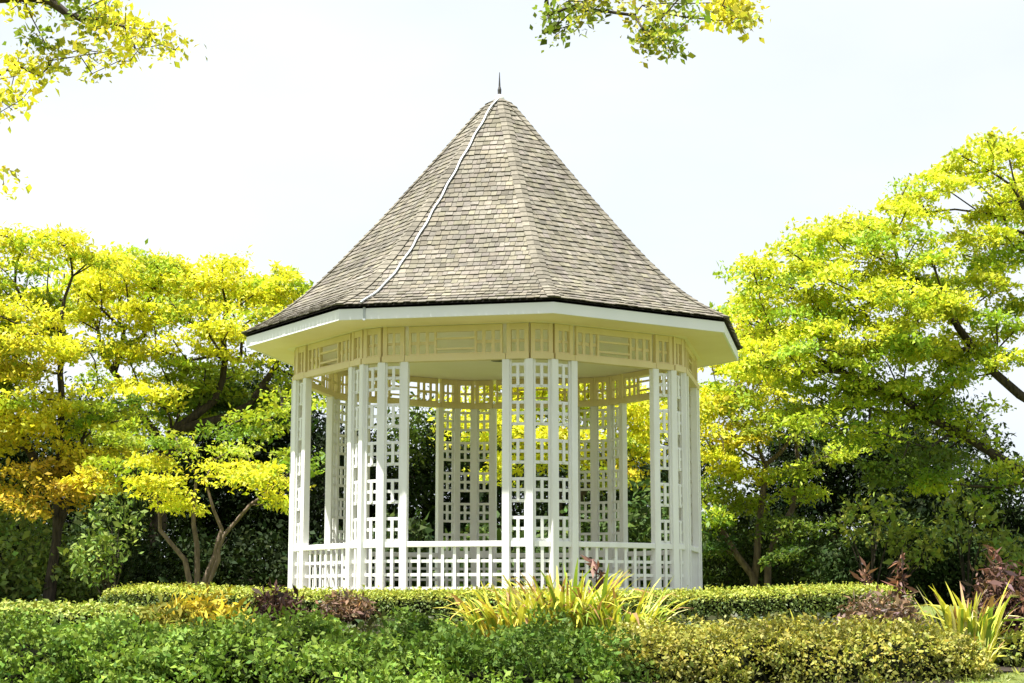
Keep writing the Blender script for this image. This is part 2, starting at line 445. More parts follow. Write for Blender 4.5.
# hip caps
for k in range(8):
    mb = MB()
    tb = TL
    while tb > .15:
        tp = max(tb - EXP * 1.6, 0)
        for kk, sgn in ((k, -1), (k - 1, 1)):
            hb = prof(tb)[0] * sin(R(22.5)); ht = prof(tp)[0] * sin(R(22.5))
            w = min(.105, hb * .8); wt = min(.1, ht * .8)
            ob = .04 + rng.uniform(-.004, .005)
            P = [face_pt(kk, tb, sgn * (hb + .008), ob - .014), face_pt(kk, tb, sgn * (hb - w), ob - .014), face_pt(kk, tp, sgn * (ht - wt), .012), face_pt(kk, tp, sgn * (ht + .008), .012)]
            Q = [face_pt(kk, tb, sgn * (hb + .008), ob), face_pt(kk, tb, sgn * (hb - w), ob), face_pt(kk, tp, sgn * (ht - wt), .022), face_pt(kk, tp, sgn * (ht + .008), .022)]
            c = SW * np.clip(rng.normal(1.0, .13), .6, 1.4)
            mb.hexa(P + Q, tuple(c))
        tb -= EXP
    mb.build('hip_cap', M['shingle'], roof, colors=True)
# zinc lightning strip down the front face and over the fascia
mb = MB()
g = np.linspace(.12, TL + .02, 60)
for i in range(59):
    q = []
    for dz in (.03, .052):
        for t, s in ((g[i], 0), (g[i + 1], 0), (g[i + 1], 1), (g[i], 1)):
            h = prof(t)[0] * sin(R(22.5)); u = -h + .05 + .34 * (t / TL) ** 1.5 + .01 * sin(t * 9) + s * .028
            q.append(face_pt(-1, t, u, dz))
    mb.hexa(q)
nn = ang(TH - 22.5); tg = np.array([-nn[1], nn[0], 0]); ha = RE * sin(R(22.5)); pa = C0 + nn * (RE * cos(R(22.5)))
mb.obox(pa, tg, nn, UP, -ha + .385, -ha + .42, .002, .014, 5.80, 6.0)
mb.build('lightning_strip', M['metal'], roof)
# finial
mb = MB(); zt = 10.36
mb.tube([(BX, BY, zt + .1), (BX, BY, zt + .2), (BX, BY, zt + .26), (BX, BY, zt + .52)], [.03, .035, .018, .006], 8)
fin = mb.build('finial', M['iron'], band)
mb = MB(); zz = np.linspace(-1, 1, 9)
mb.tube([(BX, BY, zt + .03 + .085 * z) for z in zz], [max(.09 * math.sqrt(max(1 - z * z, 0)), .02) for z in zz], 14)
mb.build('ball', M['white'], fin, smooth=True)
mb = MB(); mb.tube([(BX, BY, zt - .1), (BX, BY, zt - .02), (BX, BY, zt + .0)], [.2, .13, .05], 8); mb.build('collar', M['metal'], fin)

# ------------------------------------------------------------------ foliage tools
def leaf_quads(P, size, up=.6, aspect=.55, fold=.12, dirs=None, r=None):
    """P: (n,3) leaf bases -> (n,4,3) kite shaped leaves with random turn"""
    r = r or rng
    n = len(P)
    nrm = r.normal(0, 1, (n, 3)); nrm /= np.linalg.norm(nrm, axis=1, keepdims=True)
    nrm = nrm * (1 - up) + np.array([0, 0, 1.0]) * up if dirs is None else nrm * (1 - up) + dirs * up
    nrm /= np.linalg.norm(nrm, axis=1, keepdims=True)
    a = r.normal(0, 1, (n, 3)); a -= nrm * np.sum(a * nrm, 1, keepdims=True); a /= np.linalg.norm(a, axis=1, keepdims=True)
    b = np.cross(nrm, a)
    s = (size * np.clip(r.lognormal(0, .34, n), .4, 2.0))[:, None]
    w = s * aspect
    mid = P + a * s * .45
    return np.stack([P, mid + b * w * .5 + nrm * w * fold, P + a * s - nrm * s * .08, mid - b * w * .5 + nrm * w * fold], 1)

def jitter_col(base, n, v=.16, h=.1, r=None):
    r = r or rng
    c = np.array(base)[None, :] * np.ones((n, 1)) if np.ndim(base) == 1 else np.array(base)
    c = c * r.normal(1, v, (n, 1)).clip(.5, 1.6)
    c[:, 0] *= r.normal(1, h, n).clip(.7, 1.3)
    c[:, 2] *= r.normal(1, .2, n).clip(.5, 1.5)
    return c.clip(0.002, .9)

def grow(init, init_par, init_minr, targets, r, bf=.35, step=.6, tip=.012, expo=2.3):
    """connect every target to the skeleton, short and direct; returns nodes, parents, radii"""
    P = [np.array(p, float) for p in init]; par = list(init_par); dist = [0.0] * len(P)
    for i in range(1, len(P)): dist[i] = dist[par[i]] + np.linalg.norm(P[i] - P[par[i]])
    base = P[0]
    minr = list(init_minr)
    start_ok = [q >= 0 for q in range(len(P))]
    T = np.array(targets); order = np.argsort(np.linalg.norm(T - P[-1], axis=1) + r.uniform(0, .5, len(T)))
    A = np.zeros((len(P) + len(T) * 60, 3)); A[:len(P)] = P; D = np.zeros(len(A)); D[:len(P)] = dist
    Z = np.full(len(A), True); cnt = len(P)
    for i in range(cnt):                             # nothing sprouts from the foot of the trunk
        if A[i, 2] < base[2] + .25 * (T[:, 2].min() - base[2]): Z[i] = False
    for ti in order:
        t = T[ti]
        d = np.linalg.norm(A[:cnt] - t, axis=1) + bf * D[:cnt] + np.where(Z[:cnt], 0, 1e3)
        d += np.clip(A[:cnt, 2] - t[2], 0, None) * .6     # limbs rise towards their leaves
        i = int(np.argmin(d))
        s = A[i]; Lg = np.linalg.norm(t - s); k = max(1, int(Lg / step)); k = min(k, 50)
        # leave along the parent's direction then bend over to the target
        if par[i] >= 0:
            pd = A[i] - A[par[i]]; pd = pd / (np.linalg.norm(pd) + 1e-6)
        else: pd = np.array([0, 0, 1.0])
        c1 = s + (pd * .45 + (t - s) / (Lg + 1e-6) * .55) * Lg * .45 + np.array([0, 0, .10 * Lg])
        last = i
        for j in range(1, k + 1):
            u = j / k
            q = (1 - u) ** 2 * s + 2 * u * (1 - u) * c1 + u * u * t
            if j < k: q = q + r.normal(0, .07 * min(Lg / k, .8), 3)
            A[cnt] = q; D[cnt] = D[last] + np.linalg.norm(q - A[last]); par.append(last); minr.append(0); last = cnt; cnt += 1
    A = A[:cnt]
    kids = [[] for _ in range(cnt)]
    for i, p in enumerate(par):
        if p >= 0: kids[p].append(i)
    rad = np.zeros(cnt)
    for i in range(cnt - 1, -1, -1):
        s = sum(rad[c] ** expo for c in kids[i])
        rad[i] = max((s ** (1 / expo)) if kids[i] else tip, tip)
    return A, par, rad, np.array(minr)

def skeleton_mesh(A, par, rad, minr, n=6):
    mb = MB()
    for i, p in enumerate(par):
        if p < 0: continue
        r1 = max(rad[i], minr[i]); r0 = max(rad[p], minr[p]) if minr[i] > 0 else min(max(rad[p], minr[p]), r1 * 1.25)
        e = A[i] + (A[i] - A[p]) * .04
        mb.tube([A[p], e], [r0, r1], n if r1 > .05 else 4, cap=False)
    return mb

def make_tree(name, label, cat, stems, blobs, Yd, leaf=.17, per=70, pad=.75, flat=.22, density=1.0, seed=1, group=None,
              bark='bark', leafm='leaf', tip=.014, trunk_r=.28, up=.45, limbs=None, bf=.3, world_pts=False):
    """stems: list of point lists (px,py[,Y]) rising from the base; blobs: (px,py,rx,ry,dy,ry_depth,colour[,density])"""
    r = np.random.default_rng(seed)
    pt = (lambda q: np.array(q, float)) if world_pts else (lambda q: at(q[0], q[1], q[2] if len(q) > 2 else Yd))
    base = pt(stems[0][0]); base[2] = gz(base[0], base[1]) - .15
    nodes, par, minr = [base], [-1], [trunk_r]
    for st in stems:
        last = 0; pts = [pt(q) for q in st[1:]]; tot = len(pts)
        prev = base
        for j, q in enumerate(pts):
            k = max(2, int(np.linalg.norm(q - prev) / .7))
            for a in range(1, k + 1):
                u = a / k; w = prev + (q - prev) * u + (r.normal(0, .05, 3) if a < k else 0)
                nodes.append(w); par.append(last); last = len(nodes) - 1
                f = (j + u) / tot; minr.append(trunk_r * (1 - .62 * f) * (1.0 if len(stems) == 1 else .72))
            prev = q
    targets, colors = [], []
    for bl in blobs:
        px, py, rx, ry, dY, rd, c = bl[:7]; dens = bl[7] if len(bl) > 7 else 1
        if world_pts: ce = np.array([px, py, 0.0]); raise_ = None
        ce = at(px, py, Yd + dY); s = (Yd + dY) / FPX
        ax, az = rx * s, ry * s * 1.25
        nn = max(4, int(2.0 * dens * density * ax * az * max(rd, .5) / (pad * pad * .42)))
        g = r.normal(0, 1, (nn, 3)); g /= np.linalg.norm(g, axis=1, keepdims=True)
        g *= r.uniform(.25, 1, (nn, 1)) ** .6
        targets.append(ce + g * np.array([ax, rd, az])); colors += [c] * nn
    T = np.vstack(targets); colors = np.array(colors)
    A, pr, rad, mr = grow(nodes, par, minr, T, r, bf=bf, tip=tip)
    root = empty(name, tuple(base + np.array([0, 0, .15])))
    tag(root, label, cat, group)
    skeleton_mesh(A, pr, rad, mr).build('trunk', M[bark], root, smooth=True)
    VV, CC = [], []
    for t, c in zip(T, colors):
        k = int(2.9 * per * r.uniform(.6, 1.3)); pr_ = pad * r.uniform(.6, 1.3)
        th = r.uniform(0, 2 * pi, k); rr = pr_ * np.sqrt(r.uniform(0, 1, k)); 
        z = r.normal(0, flat * pr_ * .5, k) - .12 * rr ** 2 / pr_
        P = np.stack([t[0] + rr * np.cos(th), t[1] + rr * np.sin(th), t[2] + z], 1)
        tilt = r.normal(0, .18, 2); P[:, 2] += (P[:, 0] - t[0]) * tilt[0] + (P[:, 1] - t[1]) * tilt[1]
        VV.append(leaf_quads(P, leaf * (.78 if bark != 'none' else 1), up=up, r=r, aspect=.5))
        cc = np.array(c) * r.normal(1, .10) * (np.array([.5, .66, .8]) if r.random() < .16 else 1)
        CC.append(jitter_col(cc, k, r=r))
    quads_mesh('crown', np.vstack(VV), np.vstack(CC), [M[leafm]], root)
    return root

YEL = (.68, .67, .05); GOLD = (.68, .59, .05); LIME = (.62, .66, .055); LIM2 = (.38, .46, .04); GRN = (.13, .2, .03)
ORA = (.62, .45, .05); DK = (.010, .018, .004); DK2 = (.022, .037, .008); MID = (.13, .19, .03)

# ------------------------------------------------------------------ trees on the left
make_tree('rain_tree', 'broad golden rain tree with spreading dark limbs left of the bandstand', 'tree',
    [[(150, 600), (158, 500), (172, 432), (215, 400), (225, 360)], [(150, 600), (158, 500), (160, 440), (130, 395), (100, 350)], [(150, 600), (158, 500), (172, 432), (250, 405), (285, 350)]],
    [(75, 300, 45, 22, 0, 2.2, YEL), (130, 278, 60, 20, 0, 2.5, YEL), (195, 280, 60, 22, 0, 2.5, YEL), (260, 292, 45, 20, 0, 2.2, YEL), (300, 310, 40, 18, 1, 2, YEL),
     (150, 318, 70, 16, -1.5, 2, YEL, .8), (225, 322, 60, 16, -1.5, 2, YEL, .8), (90, 345, 55, 14, -1, 2, YEL, .6), (180, 352, 60, 8, -2, 1.5, YEL, .4), (255, 350, 50, 10, -1, 2, YEL, .6),
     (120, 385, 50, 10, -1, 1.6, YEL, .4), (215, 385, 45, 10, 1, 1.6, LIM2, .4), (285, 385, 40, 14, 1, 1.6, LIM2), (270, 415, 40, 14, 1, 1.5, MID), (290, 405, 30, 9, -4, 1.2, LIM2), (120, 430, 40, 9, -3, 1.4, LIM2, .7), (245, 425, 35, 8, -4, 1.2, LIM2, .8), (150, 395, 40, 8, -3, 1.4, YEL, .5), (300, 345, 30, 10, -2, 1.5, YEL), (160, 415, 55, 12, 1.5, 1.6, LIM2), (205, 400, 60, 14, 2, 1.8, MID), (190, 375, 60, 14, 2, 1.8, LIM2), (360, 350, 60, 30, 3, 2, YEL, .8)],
    56, leaf=.19, per=75, pad=.8, seed=3, trunk_r=.34, tip=.024)
make_tree('rain_tree', 'golden and orange rain tree at the left edge, its flat top spray above sky', 'tree',
    [[(48, 605), (56, 545), (58, 500), (40, 470), (15, 430)], [(48, 605), (56, 545), (62, 520), (78, 480), (82, 440)], [(48, 605), (56, 545), (60, 470), (62, 400), (64, 300)]],
    [(15, 252, 45, 12, 0, 2, YEL), (65, 250, 45, 11, 0, 2, YEL), (105, 262, 25, 8, 0, 1.5, YEL), (25, 293, 45, 10, .5, 2, LIM2), (20, 318, 50, 14, -.5, 2, YEL), (50, 345, 40, 14, -1, 2, YEL),
     (10, 360, 40, 18, -1, 2, GOLD), (25, 400, 45, 18, -1, 2, YEL), (20, 435, 40, 16, -1, 1.5, GOLD), (70, 420, 35, 14, 0, 1.5, YEL), (110, 440, 30, 9, -1, 1.3, LIM2, .6), (45, 465, 35, 14, -1, 1.4, ORA, .6), (10, 475, 22, 18, -1, 1.4, ORA, .6), (68, 492, 18, 12, -1.5, 1, ORA, .6), (25, 505, 16, 8, -1.5, 1, ORA, .5), (95, 478, 16, 7, -2, .9, GOLD, .6), (120, 465, 18, 7, -2, .9, LIM2, .6), (-40, 330, 50, 60, 0, 3, YEL), (-60, 420, 50, 50, 0, 3, GOLD), (95, 450, 30, 14, 0, 1.5, GOLD), (110, 410, 35, 12, 0, 1.5, LIM2)],
    50, leaf=.18, per=70, pad=.72, seed=5, trunk_r=.2, tip=.02)
make_tree('small_tree', 'slender forked tree with low bright yellow sprays close to the bandstand\'s left side', 'tree',
    [[(198, 598), (197, 545), (194, 500), (196, 475)], [(198, 598), (185, 560), (160, 530), (158, 505)], [(198, 598), (215, 555), (222, 530), (205, 480)], [(198, 598), (218, 560), (224, 535), (250, 505), (275, 485)]],
    [(165, 463, 35, 8, 0, 1, YEL), (230, 470, 50, 8, -.5, 1.2, YEL), (255, 475, 30, 8, -1, 1, YEL), (278, 495, 26, 11, -.5, 1, YEL), (172, 498, 28, 7, 0, .9, YEL), (162, 485, 22, 6, 0, .8, YEL), (250, 445, 45, 10, .5, 1, LIM2, .5), (190, 440, 35, 7, 0, 1, LIM2, .5), (300, 460, 30, 12, .5, 1, LIM2)],
    43, leaf=.15, per=60, pad=.55, flat=.22, seed=7, trunk_r=.12, tip=.01, bark='pale_bark')
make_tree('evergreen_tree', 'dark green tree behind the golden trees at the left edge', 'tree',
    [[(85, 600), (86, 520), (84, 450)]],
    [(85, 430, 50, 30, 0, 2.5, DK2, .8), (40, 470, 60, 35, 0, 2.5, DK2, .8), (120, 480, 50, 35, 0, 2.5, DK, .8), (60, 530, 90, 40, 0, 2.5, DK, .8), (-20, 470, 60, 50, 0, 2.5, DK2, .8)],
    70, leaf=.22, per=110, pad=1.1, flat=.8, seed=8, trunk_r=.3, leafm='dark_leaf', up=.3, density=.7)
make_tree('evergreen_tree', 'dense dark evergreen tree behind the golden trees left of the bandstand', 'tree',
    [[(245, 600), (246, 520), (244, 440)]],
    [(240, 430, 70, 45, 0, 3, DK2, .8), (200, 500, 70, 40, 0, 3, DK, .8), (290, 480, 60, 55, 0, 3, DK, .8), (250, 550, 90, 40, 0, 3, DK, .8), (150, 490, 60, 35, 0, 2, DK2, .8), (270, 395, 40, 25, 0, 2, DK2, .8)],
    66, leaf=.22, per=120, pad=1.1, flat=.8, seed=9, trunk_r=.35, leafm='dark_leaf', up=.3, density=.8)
# ------------------------------------------------------------------ trees behind and right
make_tree('rain_tree', 'yellow tree seen through the trellis directly behind the bandstand', 'tree',
    [[(566, 600), (560, 520), (552, 450)], [(566, 600), (562, 530), (600, 460), (625, 430)]],
    [(480, 420, 40, 22, 0, 2, YEL), (540, 400, 50, 20, 0, 2, YEL), (610, 405, 50, 22, 0, 2, YEL), (560, 440, 60, 18, -1, 2, YEL), (640, 440, 35, 22, 0, 2, YEL), (495, 460, 30, 16, 0, 1.5, YEL, .8), (610, 470, 45, 14, -1, 1.5, GOLD, .8), (550, 370, 90, 25, 0, 2, YEL, .7)],
    50, leaf=.18, per=60, pad=.72, seed=13, trunk_r=.2)
make_tree('rain_tree', 'yellow multi-stemmed tree with three bare rising stems close to the bandstand\'s right side', 'tree',
    [[(758, 600), (752, 575), (725, 535), (705, 505), (690, 480)], [(758, 600), (757, 560), (762, 500), (765, 465), (790, 440), (820, 405)], [(758, 600), (768, 560), (792, 510), (800, 470), (795, 430)]],
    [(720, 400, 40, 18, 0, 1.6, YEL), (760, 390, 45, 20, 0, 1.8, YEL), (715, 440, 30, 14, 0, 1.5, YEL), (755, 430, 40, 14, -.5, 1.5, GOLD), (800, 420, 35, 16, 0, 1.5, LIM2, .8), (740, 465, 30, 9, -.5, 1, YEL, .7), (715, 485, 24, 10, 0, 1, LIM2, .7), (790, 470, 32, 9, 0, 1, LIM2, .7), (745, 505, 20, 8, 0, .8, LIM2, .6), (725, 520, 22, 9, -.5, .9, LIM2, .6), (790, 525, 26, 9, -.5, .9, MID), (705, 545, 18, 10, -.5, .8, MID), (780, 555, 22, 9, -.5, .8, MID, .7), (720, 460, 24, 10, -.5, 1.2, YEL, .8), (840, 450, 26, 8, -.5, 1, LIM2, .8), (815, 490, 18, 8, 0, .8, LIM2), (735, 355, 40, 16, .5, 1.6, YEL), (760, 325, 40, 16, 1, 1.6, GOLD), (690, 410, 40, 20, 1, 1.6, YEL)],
    48, leaf=.16, per=65, pad=.65, seed=17, trunk_r=.17, bark='pale_bark')
make_tree('rain_tree', 'huge lime green rain tree filling the right side, limbs sweeping in from the edge', 'tree',
    [[(1150, 640), (1120, 540), (1070, 505), (1000, 458), (930, 418), (870, 385), (800, 350)], [(1150, 640), (1125, 520), (1090, 440), (1020, 395), (975, 350), (945, 300), (900, 270)], [(1150, 640), (1130, 500), (1110, 380), (1060, 270), (1020, 200)]],
    [(1020, 142, 35, 11, 0, 2, LIME), (975, 166, 40, 13, 0, 2, LIME), (920, 200, 42, 15, 0, 2, LIME), (870, 225, 40, 16, 0, 2, LIME), (825, 248, 42, 16, 0, 2, LIME), (780, 272, 42, 16, 0, 2, LIME), (750, 300, 28, 12, 0, 1.6, LIME),
     (840, 285, 55, 16, -1, 2, LIME), (905, 255, 45, 14, -1, 2, LIME), (900, 300, 55, 16, -1, 2, LIME), (960, 245, 25, 9, 0, 1.4, LIME), (1010, 195, 25, 8, 0, 1.4, LIME), (1010, 235, 26, 12, 0, 1.5, LIME), (940, 285, 35, 12, 0, 1.5, LIM2), 
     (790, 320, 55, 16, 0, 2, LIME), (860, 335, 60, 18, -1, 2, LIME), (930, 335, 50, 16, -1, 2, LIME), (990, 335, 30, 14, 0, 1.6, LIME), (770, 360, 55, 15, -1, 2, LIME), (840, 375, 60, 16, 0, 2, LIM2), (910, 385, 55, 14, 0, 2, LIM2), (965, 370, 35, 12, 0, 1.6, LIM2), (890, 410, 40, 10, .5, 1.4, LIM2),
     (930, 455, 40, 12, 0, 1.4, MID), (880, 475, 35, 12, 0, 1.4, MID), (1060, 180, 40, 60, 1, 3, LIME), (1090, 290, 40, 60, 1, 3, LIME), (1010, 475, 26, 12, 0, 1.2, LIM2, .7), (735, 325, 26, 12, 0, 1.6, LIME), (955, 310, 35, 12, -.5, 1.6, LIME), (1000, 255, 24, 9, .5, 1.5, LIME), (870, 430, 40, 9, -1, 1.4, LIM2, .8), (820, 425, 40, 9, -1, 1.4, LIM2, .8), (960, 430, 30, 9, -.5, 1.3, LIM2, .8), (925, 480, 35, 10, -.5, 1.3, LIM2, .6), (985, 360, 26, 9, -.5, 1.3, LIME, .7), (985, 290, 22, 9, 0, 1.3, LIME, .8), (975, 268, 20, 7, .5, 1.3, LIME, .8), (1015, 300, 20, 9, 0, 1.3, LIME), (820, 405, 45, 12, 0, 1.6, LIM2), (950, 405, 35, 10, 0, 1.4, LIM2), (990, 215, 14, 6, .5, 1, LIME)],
    42, leaf=.15, per=80, pad=.62, seed=19, trunk_r=.24, tip=.018)
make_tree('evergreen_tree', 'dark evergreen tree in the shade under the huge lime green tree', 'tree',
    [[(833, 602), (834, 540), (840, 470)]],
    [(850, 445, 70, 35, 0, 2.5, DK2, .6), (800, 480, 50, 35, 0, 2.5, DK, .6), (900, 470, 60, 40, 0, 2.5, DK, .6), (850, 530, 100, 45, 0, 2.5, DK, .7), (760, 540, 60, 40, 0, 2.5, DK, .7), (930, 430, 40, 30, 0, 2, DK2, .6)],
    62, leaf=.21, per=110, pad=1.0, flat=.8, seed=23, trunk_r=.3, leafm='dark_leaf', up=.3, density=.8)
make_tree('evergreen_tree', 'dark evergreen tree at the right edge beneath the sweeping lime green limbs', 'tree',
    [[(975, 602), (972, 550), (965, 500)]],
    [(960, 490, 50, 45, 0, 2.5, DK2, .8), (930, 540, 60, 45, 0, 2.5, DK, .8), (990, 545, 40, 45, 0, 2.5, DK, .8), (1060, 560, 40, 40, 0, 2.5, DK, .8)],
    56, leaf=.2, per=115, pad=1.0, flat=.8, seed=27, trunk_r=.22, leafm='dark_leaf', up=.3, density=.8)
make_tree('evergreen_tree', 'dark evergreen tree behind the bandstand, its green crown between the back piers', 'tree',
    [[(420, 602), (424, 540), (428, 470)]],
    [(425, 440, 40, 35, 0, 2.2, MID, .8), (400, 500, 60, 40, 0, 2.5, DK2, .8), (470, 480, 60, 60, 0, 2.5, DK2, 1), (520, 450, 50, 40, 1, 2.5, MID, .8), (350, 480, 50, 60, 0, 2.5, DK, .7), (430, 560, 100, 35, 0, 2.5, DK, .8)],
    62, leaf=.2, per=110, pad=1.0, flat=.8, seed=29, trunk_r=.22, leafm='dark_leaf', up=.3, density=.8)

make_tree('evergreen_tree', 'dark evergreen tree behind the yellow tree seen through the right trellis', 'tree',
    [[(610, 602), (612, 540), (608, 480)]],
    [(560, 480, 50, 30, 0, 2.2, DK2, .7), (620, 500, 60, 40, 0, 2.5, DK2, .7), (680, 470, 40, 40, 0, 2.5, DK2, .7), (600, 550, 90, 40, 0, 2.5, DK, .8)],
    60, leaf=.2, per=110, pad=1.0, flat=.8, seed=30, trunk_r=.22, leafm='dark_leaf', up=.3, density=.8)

# ------------------------------------------------------------------ understory shrubs
def make_shrub(name, label, cat, blobs, Yd, colr, leaf=.12, n=2500, seed=1, leafm='shrub_leaf', up=.3, group=None, core=True, shell=.55, aspect=.5):
    r = np.random.default_rng(seed); VV, CC = [], []; mb = MB()
    ctr = None
    for (px, py, rx, ry, dY, rd) in blobs:
        ce = at(px, py, Yd + dY); s = (Yd + dY) / FPX
        if ctr is None: ctr = ce.copy()
        g = r.normal(0, 1, (n, 3)); g /= np.linalg.norm(g, axis=1, keepdims=True)
        lump = 1 + .14 * np.sin(g[:, 0] * 7 + seed) * np.cos(g[:, 2] * 6 + seed * 2) + .1 * np.sin(g[:, 1] * 11 + g[:, 0] * 5)
        g *= (r.uniform(shell, 1.05, (n, 1)) * lump[:, None])
        P = ce + g * np.array([rx * s, rd, ry * s])
        ok = P[:, 2] > gz(P[:, 0], P[:, 1]) - .02
        P = P[ok]; d = (g[ok] / np.linalg.norm(g[ok], axis=1, keepdims=True)) * .6 + np.array([0, 0, .5])
        VV.append(leaf_quads(P, leaf, up=up, dirs=d, r=r, aspect=aspect)); CC.append(jitter_col(colr, len(P), .22, .12, r=r))
        # stems from the ground into the blob
        for _ in range(7):
            b0 = np.array([ctr[0] + r.normal(0, .05), ctr[1] + r.normal(0, .05), 0]); b0[2] = gz(b0[0], b0[1]) - .05
            e = ce + r.normal(0, .35, 3) * np.array([rx * s, rd, ry * s]); mid = (b0 + e) / 2 + r.normal(0, .06, 3)
            mb.tube([b0, mid, e], [.03 * min(1, rd), .022 * min(1, rd), .01 * min(1, rd)], 5, cap=False)
    base = ctr.copy(); base[2] = gz(base[0], base[1])
    root = empty(name, tuple(base)); tag(root, label, cat, group)
    quads_mesh('foliage', np.vstack(VV), np.vstack(CC), [M[leafm]], root)
    mb.build('stem', M['bark'], root)
    return root
make_shrub('shrub', 'glossy pale green broad-leaved shrub at the far left edge behind the hedge', 'shrub', [(15, 545, 50, 50, 0, 1.5), (60, 575, 40, 30, -.5, 1.2), (-10, 590, 40, 25, -.5, 1.2)], 51.5, (.20, .27, .07), leaf=.2, n=2200, seed=31)
make_shrub('shrub', 'rounded mid green shrub between the golden trees at the left', 'shrub', [(115, 535, 45, 50, 0, 1.5), (100, 585, 40, 25, -.3, 1.2)], 56, (.04, .065, .016), leaf=.18, n=3200, seed=32)
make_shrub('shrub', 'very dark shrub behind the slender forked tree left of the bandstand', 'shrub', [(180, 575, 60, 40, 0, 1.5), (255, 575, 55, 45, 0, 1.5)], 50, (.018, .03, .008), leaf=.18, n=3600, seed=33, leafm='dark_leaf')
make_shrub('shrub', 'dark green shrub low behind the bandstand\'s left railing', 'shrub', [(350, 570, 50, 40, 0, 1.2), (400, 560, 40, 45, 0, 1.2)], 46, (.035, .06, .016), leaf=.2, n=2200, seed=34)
make_shrub('shrub', 'green shrub low behind the bandstand\'s middle and right railings', 'shrub', [(500, 565, 60, 45, 0, 1.2), (590, 560, 55, 50, 0, 1.2), (660, 540, 45, 55, 0, 1.2)], 44, (.06, .1, .022), leaf=.19, n=2200, seed=35)
make_shrub('shrub', 'dappled green shrub around the three bare stems right of the bandstand', 'shrub', [(730, 560, 45, 40, 0, 1.2), (790, 555, 50, 45, .4, 1.2)], 50, (.045, .07, .014), leaf=.15, n=2800, seed=36, leafm='dark_leaf')
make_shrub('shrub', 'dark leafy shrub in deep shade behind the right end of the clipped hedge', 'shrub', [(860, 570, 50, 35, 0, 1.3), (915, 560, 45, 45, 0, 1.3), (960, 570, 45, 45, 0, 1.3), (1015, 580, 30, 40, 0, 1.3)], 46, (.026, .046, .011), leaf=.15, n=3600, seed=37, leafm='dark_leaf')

make_shrub('sapling', 'sparse sunlit yellow-green sapling in front of the dark trees right of the three bare stems', 'tree', [(870, 520, 40, 28, 0, 1.0), (915, 545, 30, 24, -.3, .9)], 44.5, (.24, .30, .05), leaf=.17, n=420, seed=38)
make_shrub('sapling', 'sparse sunlit yellow-green sapling near the right edge below the sweeping limbs', 'tree', [(965, 520, 34, 30, 0, 1.0), (1005, 555, 26, 26, -.3, .9)], 44, (.22, .28, .05), leaf=.17, n=420, seed=39)
make_shrub('sapling', 'sparse sunlit green sapling between the left golden tree and the slender forked tree', 'tree', [(115, 525, 30, 34, 0, 1.0), (95, 560, 26, 24, -.3, .9)], 47, (.18, .25, .05), leaf=.17, n=420, seed=40)

# far woodland that closes the view to the horizon: one uncountable mass
r = np.random.default_rng(41)
n = 42000
px = r.uniform(-90, 90, n); hgt = 3.2 + 1.3 * np.sin(px * .21 + 1) + .9 * np.sin(px * .53) + .6 * np.sin(px * 1.3)
P = np.stack([px, 84 + 3 * r.normal(0, 1, n) + 4 * np.sin(px * .1), 1.2 + hgt * r.uniform(0, 1, n) ** .7], 1)
tag(quads_mesh('far_woodland', leaf_quads(P, .55, up=.3, r=r), jitter_col((.035, .055, .018), n, .25, r=r), [M['dark_leaf']]),
    'low dark woodland edge far behind the trees closing the horizon', 'woodland', kind='stuff')

